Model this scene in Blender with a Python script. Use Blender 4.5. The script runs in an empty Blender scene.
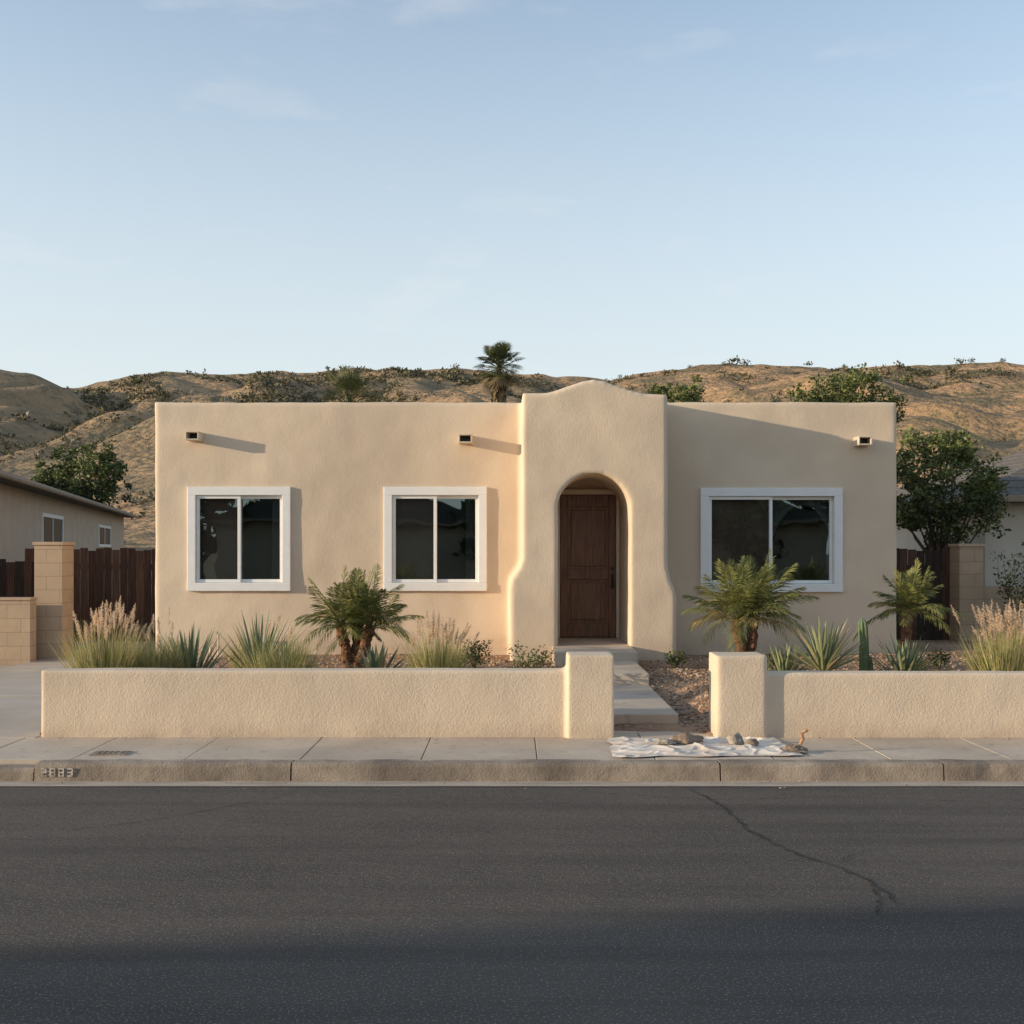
import bpy, bmesh, math, random
import numpy as np
from mathutils import Vector, noise, Matrix
random.seed(7); np.random.seed(7)
R=random.uniform
scene=bpy.context.scene
# ---------------------------------------------------------------- helpers
class MB:
    def __init__(s): s.v=[]; s.f=[]; s.m=[]
    def add(s,vs,fs,m=0):
        o=len(s.v); s.v.extend([tuple(p) for p in vs])
        for f in fs: s.f.append(tuple(i+o for i in f)); s.m.append(m)
    def box(s,x0,x1,y0,y1,z0,z1,m=0):
        s.add([(x0,y0,z0),(x1,y0,z0),(x1,y1,z0),(x0,y1,z0),(x0,y0,z1),(x1,y0,z1),(x1,y1,z1),(x0,y1,z1)],
              [(0,3,2,1),(4,5,6,7),(0,1,5,4),(1,2,6,5),(2,3,7,6),(3,0,4,7)],m)
    def tube(s,pts,rads,n=8,m=0,cap=True):
        vs=[];fs=[]
        for i,(p,r) in enumerate(zip(pts,rads)):
            p=Vector(p)
            d=(Vector(pts[min(i+1,len(pts)-1)])-Vector(pts[max(i-1,0)])).normalized()
            a=d.orthogonal().normalized() if abs(d.z)<.95 else Vector((1,0,0))
            a=(a-d*a.dot(d)).normalized(); b=d.cross(a)
            for k in range(n):
                t=2*math.pi*k/n; vs.append(p+(a*math.cos(t)+b*math.sin(t))*r)
        for i in range(len(pts)-1):
            for k in range(n):
                k2=(k+1)%n
                fs.append((i*n+k,i*n+k2,(i+1)*n+k2,(i+1)*n+k))
        if cap:
            fs.append(tuple(range(n-1,-1,-1))); o=(len(pts)-1)*n; fs.append(tuple(range(o,o+n)))
        s.add(vs,fs,m)
    def obj(s,name,mats,parent=None,smooth=False,bevel=0):
        me=bpy.data.meshes.new(name); me.from_pydata(s.v,[],s.f)
        for mt in (mats if isinstance(mats,(list,tuple)) else [mats]): me.materials.append(mt)
        me.polygons.foreach_set('material_index',s.m)
        if smooth: me.polygons.foreach_set('use_smooth',[True]*len(s.f))
        me.update()
        o=bpy.data.objects.new(name,me); scene.collection.objects.link(o)
        if parent: o.parent=parent
        if bevel:
            b=o.modifiers.new('bevel','BEVEL'); b.width=bevel; b.segments=2; b.limit_method='ANGLE'
        return o
def empty(name):
    e=bpy.data.objects.new(name,None); scene.collection.objects.link(e); return e
def bake(o):
    dg=bpy.context.evaluated_depsgraph_get(); dg.update()
    me=bpy.data.meshes.new_from_object(o.evaluated_get(dg)); o.modifiers.clear(); o.data=me
def lerp(a,b,t): return a+(b-a)*t
def sst(a,b,x):
    t=min(1,max(0,(x-a)/(b-a))); return t*t*(3-2*t)
# ---------------------------------------------------------------- materials
def mat(name,c1,c2=None,scale=3,rough=.9,bump=0,bscale=80,bdist=.01,detail=6,c3=None,scale3=.6,stretch=None,spec=.3,speck=None,speck_scale=200,contrast=(.35,.65),transl=0,low=1.5,streak=None,grime=None):
    m=bpy.data.materials.new(name); m.use_nodes=True; nt=m.node_tree; N=nt.nodes; L=nt.links
    b=N['Principled BSDF']; b.inputs['Roughness'].default_value=rough; b.inputs['Specular IOR Level'].default_value=spec
    tc=N.new('ShaderNodeTexCoord'); vec=tc.outputs['Object']
    if stretch:
        mp=N.new('ShaderNodeMapping'); mp.inputs['Scale'].default_value=stretch; L.new(vec,mp.inputs[0]); sv=mp.outputs[0]
    else: sv=vec
    col=None
    def noi(sc,v,det=detail):
        n=N.new('ShaderNodeTexNoise'); n.inputs['Scale'].default_value=sc; n.inputs['Detail'].default_value=det; L.new(v,n.inputs['Vector']); return n.outputs['Fac']
    def ramp(f,a,bb):
        r=N.new('ShaderNodeMapRange'); r.inputs[1].default_value=a; r.inputs[2].default_value=bb; L.new(f,r.inputs[0]); return r.outputs[0]
    def mul(a,k):
        q=N.new('ShaderNodeMath'); q.operation='MULTIPLY'; L.new(a,q.inputs[0])
        if isinstance(k,(int,float)): q.inputs[1].default_value=k
        else: L.new(k,q.inputs[1])
        return q.outputs[0]
    def mix(f,A,B,mode='MIX'):
        x=N.new('ShaderNodeMix'); x.data_type='RGBA'; x.blend_type=mode
        if isinstance(f,float): x.inputs[0].default_value=f
        else: L.new(f,x.inputs[0])
        for k,c in ((6,A),(7,B)):
            if isinstance(c,tuple): x.inputs[k].default_value=(*c,1)
            else: L.new(c,x.inputs[k])
        return x.outputs[2]
    col=c1
    if c2: col=mix(ramp(noi(scale,sv),*contrast),c1,c2)
    if c3: col=mix(ramp(noi(scale3,vec,4),.42,.68),col,c3)
    if speck:
        f=ramp(noi(speck_scale,vec,2),.58,.66); col=mix(f,col,speck)
    if streak:
        mp2=N.new('ShaderNodeMapping'); mp2.inputs['Scale'].default_value=streak[0]; L.new(vec,mp2.inputs[0])
        col=mix(mul(ramp(noi(1.0,mp2.outputs[0],5),streak[1],streak[2]),streak[4]),col,streak[3])
    if grime:
        s=N.new('ShaderNodeSeparateXYZ'); L.new(vec,s.inputs[0])
        g=N.new('ShaderNodeMapRange'); g.inputs[1].default_value=grime[0]; g.inputs[2].default_value=grime[0]-.22; L.new(s.outputs[2],g.inputs[0])
        col=mix(mul(mul(g.outputs[0],ramp(noi(5,vec,6),.3,.7)),grime[2]),col,grime[1])
    if isinstance(col,tuple): b.inputs['Base Color'].default_value=(*col,1)
    else: L.new(col,b.inputs['Base Color'])
    if bump:
        bp=N.new('ShaderNodeBump'); bp.inputs['Strength'].default_value=bump; bp.inputs['Distance'].default_value=bdist
        a=N.new('ShaderNodeMath'); a.operation='ADD'; L.new(noi(bscale,sv),a.inputs[0])
        mm=N.new('ShaderNodeMath'); mm.operation='MULTIPLY'; mm.inputs[1].default_value=low; L.new(noi(bscale*.17,sv,3),mm.inputs[0]); L.new(mm.outputs[0],a.inputs[1])
        L.new(a.outputs[0],bp.inputs['Height']); L.new(bp.outputs[0],b.inputs['Normal'])
    if transl:
        t=N.new('ShaderNodeBsdfTranslucent'); ms=N.new('ShaderNodeMixShader'); ms.inputs[0].default_value=transl
        if isinstance(col,tuple): t.inputs[0].default_value=(*col,1)
        else: L.new(col,t.inputs[0])
        out=N['Material Output']; L.new(b.outputs[0],ms.inputs[1]); L.new(t.outputs[0],ms.inputs[2]); L.new(ms.outputs[0],out.inputs[0])
    return m
M={}
sc1,sc2,sc3=(.73,.585,.435),(.68,.54,.395),(.61,.485,.36)
M['stucco']=mat('stucco',sc1,sc2,scale=1.6,bump=.42,bscale=60,bdist=.009,c3=sc3,scale3=.55,spec=.12,low=.8,grime=(.62,(.42,.31,.22),.55))
M['stucco_w']=mat('garden_wall_stucco',sc1,sc2,scale=1.9,bump=.5,bscale=60,bdist=.009,c3=sc3,scale3=.9,spec=.12,low=.8,grime=(.28,(.40,.30,.21),.8))
M['stucco_n']=mat('neighbor_stucco',(.54,.42,.315),(.48,.37,.275),scale=2,bump=.4,bscale=60,spec=.1)
M['stucco_r']=mat('pale_stucco',(.66,.58,.48),(.60,.53,.43),scale=2,bump=.4,bscale=60,spec=.1)
M['white']=mat('white_vinyl',(.82,.80,.77),(.78,.76,.73),scale=6,rough=.45,spec=.4)
M['cream']=mat('cream_paint',(.66,.56,.43),(.60,.50,.38),scale=5,rough=.6)
M['door']=mat('stained_wood',(.21,.103,.056),(.115,.056,.032),scale=6,rough=.42,bump=.25,bscale=40,bdist=.003,stretch=(6,6,.5),spec=.4)
M['iron']=mat('dark_iron',(.02,.018,.016),rough=.4,spec=.5)
A=dict(bump=1,bscale=90,bdist=.009,speck=(.25,.215,.18),speck_scale=85,spec=.2)
M['asphalt']=mat('asphalt',(.108,.089,.074),(.082,.069,.058),scale=2.2,c3=(.122,.100,.083),scale3=.35,stretch=(.22,1,1),streak=((.12,3.2,1),.50,.70,(.062,.053,.046),.5),**A)
M['crack']=mat('crack_tar',(.024,.022,.020),(.038,.033,.028),scale=20,rough=.8)
M['concrete']=mat('concrete',(.58,.48,.375),(.51,.42,.33),scale=2.5,bump=.35,bscale=120,bdist=.004,c3=(.43,.35,.275),scale3=1.1,spec=.2,streak=((7,9,1),.60,.74,(.28,.225,.175),.55))
M['kerb']=mat('kerb_concrete',(.43,.345,.265),(.29,.23,.175),scale=4,bump=.6,bscale=70,bdist=.008,c3=(.19,.15,.118),scale3=1.6,spec=.2)
M['gutter']=mat('gutter_concrete',(.52,.425,.33),(.38,.31,.24),scale=4,bump=.5,bscale=90,bdist=.005,stretch=(.5,2,1))
M['drive']=mat('drive_concrete',(.54,.47,.39),(.48,.415,.345),scale=1.5,bump=.3,bscale=100,bdist=.004,c3=(.41,.35,.29),scale3=.8)
M['soil']=mat('yard_mulch',(.40,.235,.14),(.19,.11,.066),scale=22,bump=1,bscale=50,bdist=.03,c3=(.46,.31,.20),scale3=1.2)
M['dirt']=mat('dry_dirt',(.28,.20,.12),(.2,.15,.08),scale=.5,bump=.5,bscale=5,bdist=.05)
M['stoneA']=mat('gravel_tan',(.54,.38,.25),(.40,.28,.18),scale=15,rough=.9)
M['stoneB']=mat('gravel_brown',(.28,.16,.098),(.19,.11,.07),scale=15)
M['stoneC']=mat('gravel_grey',(.40,.35,.29),(.26,.22,.18),scale=15)
M['woodA']=mat('fence_wood',(.12,.062,.040),(.07,.038,.026),scale=4,bump=.5,bscale=30,stretch=(8,8,.6),bdist=.006)
M['woodB']=mat('fence_wood_light',(.19,.10,.062),(.11,.06,.04),scale=4,bump=.5,bscale=30,stretch=(8,8,.6),bdist=.006)
M['woodD']=mat('fence_wood_dark',(.055,.038,.028),(.035,.025,.02),scale=4,bump=.5,bscale=30,stretch=(8,8,.6),bdist=.006)
M['roof']=mat('roof_shingle',(.17,.145,.125),(.10,.088,.078),scale=9,bump=.6,bscale=30,stretch=(1,1,4),bdist=.02)
M['fascia']=mat('fascia_paint',(.36,.275,.20),(.30,.225,.165),scale=4)
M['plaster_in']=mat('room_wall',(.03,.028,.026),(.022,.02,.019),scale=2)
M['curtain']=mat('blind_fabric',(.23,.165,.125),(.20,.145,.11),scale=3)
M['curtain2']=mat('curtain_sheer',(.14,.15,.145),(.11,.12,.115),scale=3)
M['canvas']=mat('canvas_cloth',(.84,.76,.66),(.76,.67,.57),scale=9,bump=.4,bscale=60,bdist=.006,c3=(.62,.50,.40),scale3=4)
M['rag']=mat('brown_stone',(.30,.215,.16),(.17,.125,.095),scale=14,bump=.6,bscale=40)
M['handle']=mat('tool_handle',(.46,.25,.13),(.33,.17,.09),scale=20,rough=.5)
M['steel']=mat('worn_steel',(.3,.27,.24),(.16,.11,.08),scale=18,rough=.5)
M['paint']=mat('kerb_paint',(.60,.54,.47),(.32,.26,.20),scale=26,contrast=(.38,.6))
def leaf(n,c,k=.6,t=.25): return mat(n,c,tuple(a*k for a in c),scale=5,rough=.55,spec=.35,transl=t)
M['palm1']=leaf('palm_frond',(.27,.27,.085),.7,.3); M['palm2']=leaf('palm_frond_dark',(.15,.17,.055),.7,.3); M['palm3']=leaf('palm_frond_dry',(.48,.36,.15))
M['fan1']=leaf('fan_leaf',(.13,.14,.05),.7,.2);M['fan2']=leaf('fan_leaf_dark',(.07,.085,.033),.7,.2);M['fan3']=leaf('fan_skirt',(.26,.19,.10),.7,.2)
M['trunk']=mat('palm_trunk',(.30,.15,.08),(.12,.065,.038),scale=14,bump=1,bscale=30,bdist=.03,stretch=(1,1,3))
M['gr1']=leaf('grass_blade',(.46,.41,.16),.8,.35); M['gr2']=leaf('grass_straw',(.72,.57,.32),.85,.35); M['gr3']=leaf('grass_green',(.27,.30,.10),.8,.35)
M['plume']=leaf('grass_plume',(.84,.65,.46),.85,.4)
M['ag1']=leaf('agave_leaf',(.17,.22,.13),.7,.1); M['ag2']=leaf('agave_leaf_pale',(.34,.36,.18),.7,.1); M['ag3']=leaf('agave_dry',(.46,.36,.20),.7,.1)
M['lf1']=leaf('leaf_light',(.22,.24,.07)); M['lf2']=leaf('leaf_mid',(.11,.14,.044)); M['lf3']=leaf('leaf_dark',(.05,.068,.027))
M['bark']=mat('bark',(.15,.105,.075),(.08,.058,.042),scale=10,bump=.8,bscale=25,bdist=.02,stretch=(1,1,.4))
M['bush1']=leaf('chaparral',(.17,.145,.075),.7,.1); M['bush2']=leaf('chaparral_dark',(.09,.09,.047),.7,.1)
M['cactus']=mat('cactus_skin',(.15,.20,.10),(.10,.14,.06),scale=10,rough=.6)
def hillmat():
    m=mat('dry_grass_hill',(.58,.345,.175),(.45,.265,.135),scale=.06,bump=1,bscale=.8,bdist=1.2,detail=12)
    nt=m.node_tree;N=nt.nodes;L=nt.links;b=N['Principled BSDF']
    src=b.inputs['Base Color'].links[0].from_socket
    tc=N.new('ShaderNodeTexCoord')
    def noi(sc,lo,hi,det=8):
        n=N.new('ShaderNodeTexNoise');n.inputs['Scale'].default_value=sc;n.inputs['Detail'].default_value=det;n.inputs['Roughness'].default_value=.68;L.new(tc.outputs['Object'],n.inputs['Vector'])
        r=N.new('ShaderNodeMapRange');r.inputs[1].default_value=lo;r.inputs[2].default_value=hi;L.new(n.outputs['Fac'],r.inputs[0]);return r.outputs[0]
    def mix(f,A,B,k=1.):
        x=N.new('ShaderNodeMix');x.data_type='RGBA'
        mm=N.new('ShaderNodeMath');mm.operation='MULTIPLY';mm.inputs[1].default_value=k;L.new(f,mm.inputs[0]);L.new(mm.outputs[0],x.inputs[0])
        L.new(A,x.inputs[6]);x.inputs[7].default_value=(*B,1);return x.outputs[2]
    c=mix(noi(.018,.46,.60),src,(.25,.17,.09),.75)
    c=mix(noi(.09,.50,.57),c,(.17,.135,.072),.75)
    c=mix(noi(.40,.52,.58),c,(.12,.10,.055),.7)
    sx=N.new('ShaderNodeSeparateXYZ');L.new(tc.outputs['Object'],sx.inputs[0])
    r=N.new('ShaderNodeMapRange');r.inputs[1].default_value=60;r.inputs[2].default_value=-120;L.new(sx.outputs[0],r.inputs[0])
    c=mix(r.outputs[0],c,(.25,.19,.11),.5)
    L.new(c,b.inputs['Base Color']);return m
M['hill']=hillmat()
def glassmat():
    m=bpy.data.materials.new('window_glass');m.use_nodes=True;nt=m.node_tree;N=nt.nodes;L=nt.links;N.remove(N['Principled BSDF'])
    t=N.new('ShaderNodeBsdfTransparent');t.inputs[0].default_value=(.8,.82,.82,1)
    g=N.new('ShaderNodeBsdfGlossy');g.inputs['Roughness'].default_value=.012;g.inputs[0].default_value=(.72,.90,.90,1)
    fr=N.new('ShaderNodeFresnel');fr.inputs[0].default_value=1.5
    n=N.new('ShaderNodeTexNoise');n.inputs['Scale'].default_value=1.1;tc=N.new('ShaderNodeTexCoord');L.new(tc.outputs['Object'],n.inputs['Vector'])
    bp=N.new('ShaderNodeBump');bp.inputs['Strength'].default_value=.14;bp.inputs['Distance'].default_value=.02;L.new(n.outputs[0],bp.inputs['Height']);L.new(bp.outputs[0],g.inputs['Normal'])
    mx=N.new('ShaderNodeMixShader');ad=N.new('ShaderNodeMath');ad.operation='ADD';ad.inputs[1].default_value=.14;L.new(fr.outputs[0],ad.inputs[0]);L.new(ad.outputs[0],mx.inputs[0])
    L.new(t.outputs[0],mx.inputs[1]);L.new(g.outputs[0],mx.inputs[2]);L.new(mx.outputs[0],N['Material Output'].inputs[0]);return m
M['glass']=glassmat()
def blockmat():
    m=mat('tan_block',(.52,.375,.25),(.46,.33,.22),scale=5,bump=.3,bscale=60)
    nt=m.node_tree;N=nt.nodes;L=nt.links;b=N['Principled BSDF'];src=b.inputs['Base Color'].links[0].from_socket
    tc=N.new('ShaderNodeTexCoord');s=N.new('ShaderNodeSeparateXYZ');L.new(tc.outputs['Object'],s.inputs[0])
    a=N.new('ShaderNodeMath');L.new(s.outputs[0],a.inputs[0]);L.new(s.outputs[1],a.inputs[1])
    c=N.new('ShaderNodeCombineXYZ');L.new(a.outputs[0],c.inputs[0]);L.new(s.outputs[2],c.inputs[1])
    br=N.new('ShaderNodeTexBrick');br.inputs['Scale'].default_value=1;br.inputs['Mortar Size'].default_value=.006;br.inputs['Brick Width'].default_value=.4;br.inputs['Row Height'].default_value=.2
    br.inputs['Mortar'].default_value=(.34,.25,.17,1);L.new(c.outputs[0],br.inputs['Vector']);L.new(src,br.inputs['Color1'])
    br.inputs['Color2'].default_value=(.45,.325,.22,1);L.new(br.outputs[0],b.inputs['Base Color']);return m
M['block']=blockmat()
# ---------------------------------------------------------------- ground / road
mb=MB(); mb.add([(-900,-300,-.02),(900,-300,-.02),(900,1500,-.02),(-900,1500,-.02)],[(0,1,2,3)]); mb.obj('ground',M['dirt'])
mb=MB(); mb.add([(-90,-2.6,0),(90,-2.6,0),(90,8.31,0),(-90,8.31,0)],[(0,1,2,3)]); mb.obj('road',M['asphalt'])
mb=MB(); mb.add([(-90,-4.4,.13),(90,-4.4,.13),(90,-2.7,.13),(-90,-2.7,.13),(90,-2.7,-.01),(-90,-2.7,-.01)],[(0,1,2,3),(3,2,4,5)]); mb.obj('sidewalk',M['concrete'])
def crack(px,w,name='road_crack'):
    pts=[]
    W=[((x-512)/1100*(1.79*1100/(y-550)),1.79*1100/(y-550)) for x,y in px]
    for a,b in zip(W[:-1],W[1:]):
        n=max(2,int(math.dist(a,b)/.03))
        for i in range(n):
            t=i/n; pts.append((lerp(a[0],b[0],t)+R(-.014,.014),lerp(a[1],b[1],t)+R(-.014,.014)))
    vs=[];fs=[]
    for i,p in enumerate(pts):
        q=pts[min(i+1,len(pts)-1)];o=pts[max(0,i-1)];d=Vector((q[0]-o[0],q[1]-o[1])).normalized();ww=w*R(.2,1.2)*min(1,(len(pts)-i)/8+.2)*min(1,i/8+.2)
        vs+= [(p[0]-d.y*ww,p[1]+d.x*ww,.004),(p[0]+d.y*ww,p[1]-d.x*ww,.004)]
    for i in range(len(pts)-1): fs.append((2*i,2*i+1,2*i+3,2*i+2))
    m=MB();m.add(vs,fs);return m.obj(name,M['crack'])
crack([(688,788),(722,806),(748,830),(790,852),(835,866),(868,880),(905,908)],.008)
crack([(868,880),(880,900),(876,912),(890,922)],.006)
crack([(60,832),(130,823),(200,812),(275,798),(300,790)],.0035)
crack([(560,790),(700,800),(850,797),(1000,803)],.0025)
crack([(835,866),(850,856),(870,850)],.003)
# kerb + gutter
kx=[-60,-12,-7.2,-3.72,-1.72,1.62,3.36,6.9,10.4,60]
mb=MB(); y0,y1=8.56,8.72
for a,b in zip(kx[:-1],kx[1:]):
    z=.09 if (a>=-7.3 and b<=-3.6) else .13
    g=.006
    n=max(1,int((b-a)/.12)) if b-a<20 else 4
    prof=[(y0-.012,-.01),(y0,z-.03),(y0+.008,z-.012),(y0+.028,z),(y1,z),(y1,-.01)]
    vs=[];fs=[]
    for i in range(n+1):
        x=lerp(a+g,b-g,i/n)
        chip=.012 if random.random()<.06 else 0
        for ip,p in enumerate(prof): vs.append((x,p[0]+R(-.002,.002)+(chip if ip in (1,2) else 0),p[1]+(R(-.0025,.0025)-(chip*.6 if ip in(2,3) else 0) if p[1]>0 else 0)))
    k=len(prof)
    for i in range(n):
        for j in range(k-1): fs.append((i*k+j,(i+1)*k+j,(i+1)*k+j+1,i*k+j+1))
    fs.append(tuple(range(k-1,-1,-1)));fs.append(tuple(n*k+j for j in range(k)))
    mb.add(vs,fs)
mb.obj('kerb',M['kerb'])
mb=MB(); mb.add([(-90,8.31,.005),(90,8.31,.005),(90,8.55,-.006),(-90,8.55,-.006)],[(0,1,2,3)])
mb.obj('gutter',M['gutter'])
# sidewalk slabs
mb=MB()
sx=[-40,-20,-10,-7.2,-5.6,-4.3,-3.5,-2.6,-1.68,-.72,.2,1.14,2.08,3.0,3.95,4.9,5.85,6.8,7.7,8.6,9.6,20,40]
for i,(a,b) in enumerate(zip(sx[:-1],sx[1:])):
    z=.13+R(-.002,.002)
    mb.box(a+.004,b-.004,8.727,9.752+.3,-.01,z)
mb.box(-60,60,8.722,10.0,-.015,.112,0)
mb.obj('sidewalk',M['concrete'],bevel=.004)
mb=MB(); mb.box(-3.42,-3.12,8.88,9.06,.10,.136,0); mb.box(-3.40,-3.14,8.90,9.04,.10,.140,1); 
for i in range(5): mb.box(-3.38+i*.045,-3.36+i*.045,8.92,9.02,.12,.1435,0)
mb.obj('utility_cover',[M['kerb'],M['steel']])
seg={'8':'abcdefg','2':'abged','3':'abgcd','1':'bc'}
mb=MB()
def digit(ch,x,z,w,h):
    t=.012;Y0,Y1=8.543,8.549
    S={'a':(x,x+w,z+h-t,z+h),'g':(x,x+w,z+h/2-t/2,z+h/2+t/2),'d':(x,x+w,z,z+t),'f':(x,x+t,z+h/2,z+h),'b':(x+w-t,x+w,z+h/2,z+h),'e':(x,x+t,z,z+h/2),'c':(x+w-t,x+w,z,z+h/2)}
    for s in seg[ch]: mb.box(S[s][0],S[s][1],Y0-R(0,.0006),Y1,S[s][2],S[s][3])
for i,ch in enumerate('2883'): digit(ch,-3.66+i*.068,.028,.045,.068)
mb.obj('kerb_number',M['paint'])
# driveway
mb=MB()
for a,b,c,d in [(-7.0,-4.27,10.06,12.4),(-7.0,-4.27,12.41,14.9),(-7.0,-4.27,14.91,15.69),(-7.0,-5.12,15.70,17.6),(-8.6,-5.12,17.61,24)]:
    mb.box(a,b,c,d,-.01,.135+ (c-10)*.006)
mb.box(-9,-4.21,9.72,10.05,-.01,.137)
mb.box(-14,-7.01,10.06,15.85,-.01,.128)
mb.obj('driveway',M['drive'],bevel=.006)
# ---------------------------------------------------------------- yard soil
def soil(x,y):
    h=.33-.03*sst(10,15,y)
    d=abs(x-1.14)
    dip=(1-sst(.5,1.1,d))*(1-sst(12.0,13.0,y)); h-=.17*dip
    h-= (1-sst(9.75,10.3,y))*.05*(1 if d<.7 else 0)
    h-= .24*(1-sst(-4.30,-4.05,x))
    h+=.03*sst(4,6,x)
    h+=.02*noise.noise((x*1.3,y*1.3,0))+.010*noise.noise((x*6,y*6,3))
    return h
mb=MB();nx,ny=300,150;X0,X1,Y0,Y1=-4.29,12,9.85,19
for j in range(ny+1):
    for i in range(nx+1):
        x=lerp(X0,X1,i/nx);y=lerp(Y0,Y1,(j/ny)**1.3);mb.v.append((x,y,soil(x,y)))
for j in range(ny):
    for i in range(nx):
        a=j*(nx+1)+i;mb.f.append((a,a+1,a+nx+2,a+nx+1));mb.m.append(0)
mb.obj('yard_soil',M['soil'],smooth=True)
mb=MB()
ico=[(0,0,1),(.89,0,.45),(.28,.85,.45),(-.72,.53,.45),(-.72,-.53,.45),(.28,-.85,.45),(.72,.53,-.45),(-.28,.85,-.45),(-.89,0,-.45),(-.28,-.85,-.45),(.72,-.53,-.45),(0,0,-1)]
icf=[(0,1,2),(0,2,3),(0,3,4),(0,4,5),(0,5,1),(1,6,2),(2,7,3),(3,8,4),(4,9,5),(5,10,1),(6,7,2),(7,8,3),(8,9,4),(9,10,5),(10,6,1),(11,7,6),(11,8,7),(11,9,8),(11,10,9),(11,6,10)]
for k in range(7000):
    x=R(-4.1,8.5);y=10+5.6*random.random()**.6
    if k<1200: x=R(1.58,2.6);y=R(9.95,13.5)
    if .70<x<1.58: continue
    s=R(.008,.022)*(1.8 if random.random()<.04 else 1)
    z=soil(x,y)+s*.2;a,b,c=s*R(.7,1.4),s*R(.7,1.4),s*R(.5,.9)
    mb.add([(x+p[0]*a*R(.8,1.2),y+p[1]*b*R(.8,1.2),z+p[2]*c) for p in ico],icf,random.choice([0,0,1,1,2]))
mb.obj('gravel',[M['stoneA'],M['stoneB'],M['stoneC']])
# walkway + steps
mb=MB()
mb.box(.72,1.56,10.3,12.5,-.01,.255); mb.box(.66,1.56,12.5,13.92,-.01,.385); mb.box(.54,1.60,13.92,16.08,-.01,.50)
mb.box(.74,1.54,9.99,10.3,-.01,.135)
mb.obj('walkway_steps',M['concrete'],bevel=.012)
# ---------------------------------------------------------------- stucco helper
tex=bpy.data.textures.new('undulate','CLOUDS');tex.noise_scale=.55;tex.noise_depth=1
def adobe(o,voxel,disp=.016,it=4,mt='stucco'):
    m=o.modifiers.new('r','REMESH');m.mode='VOXEL';m.voxel_size=voxel;m.use_smooth_shade=True
    m=o.modifiers.new('s','SMOOTH');m.factor=.5;m.iterations=it
    m=o.modifiers.new('d','DISPLACE');m.texture=tex;m.strength=disp;m.mid_level=.5;m.texture_coords='GLOBAL'
    bake(o)
    o.data.polygons.foreach_set('use_smooth',[True]*len(o.data.polygons))
    o.data.materials.clear();o.data.materials.append(M[mt])
def cut(o,c):
    m=o.modifiers.new('b','BOOLEAN');m.operation='DIFFERENCE';m.object=c;m.solver='EXACT';bake(o);bpy.data.objects.remove(c)
# ---------------------------------------------------------------- main house
FY=15.70;TY=14.76
house=empty('stucco_house')
mb=MB();mb.box(-5.10,5.495,FY,23,0,3.90);body=mb.obj('walls',M['stucco'])
wins=[(-4.625,-3.154,1.205,2.69),(-1.827,-.357,1.205,2.69),(2.683,4.71,1.19,2.675)]
for x0,x1,z0,z1 in wins:
    c=MB();c.box(x0+.05,x1-.05,FY-.3,FY+1.1,z0+.05,z1-.05);cut(body,c.obj('c',M['stucco']))
c=MB();c.box(-4.82,5.22,FY+.28,22.7,3.5,4.4);cut(body,c.obj('c',M['stucco']))
cx=1.10;hw=.483;zs=2.33
left=[(-.03,0.0),(-.03,1.30),(-.01,1.40),(.04,1.48),(.10,1.56),(.134,1.68),(.134,3.90)]
top=[(.45,3.90),(.58,3.93),(.75,3.99),(.95,4.06),(1.10,4.085),(1.25,4.06),(1.45,3.99),(1.62,3.93),(1.75,3.90)]
right=[(2.094,3.88),(2.094,1.62),(2.10,1.50),(2.13,1.38),(2.185,1.28),(2.215,1.16),(2.215,0.0)]
arch=[(cx+hw,0)]+[(cx+hw*math.cos(math.pi*k/28),zs+hw*math.sin(math.pi*k/28)) for k in range(29)]+[(cx-hw,0)]
out=left+top+right
def prism(pts,ya,yb):
    b=MB();n=len(pts);b.add([(x,ya,z) for x,z in pts]+[(x,yb,z) for x,z in pts],[tuple(range(n)),tuple(range(2*n-1,n-1,-1))]+[(i,i+n,(i+1)%n+n,(i+1)%n) for i in range(n)]);return b
tower=prism(out,TY,FY+.6).obj('t',M['stucco'])
bm=bmesh.new();bm.from_mesh(tower.data);bmesh.ops.recalc_face_normals(bm,faces=bm.faces);bm.to_mesh(tower.data);bm.free()
m=body.modifiers.new('u','BOOLEAN');m.operation='UNION';m.object=tower;m.solver='EXACT';bake(body);bpy.data.objects.remove(tower)
c=prism(arch,TY-.5,16.12).obj('c',M['stucco'])
bm=bmesh.new();bm.from_mesh(c.data);bmesh.ops.recalc_face_normals(bm,faces=bm.faces);bm.to_mesh(c.data);bm.free()
cut(body,c)
adobe(body,.03,.022,3);body.parent=house;body.name='walls'
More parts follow.
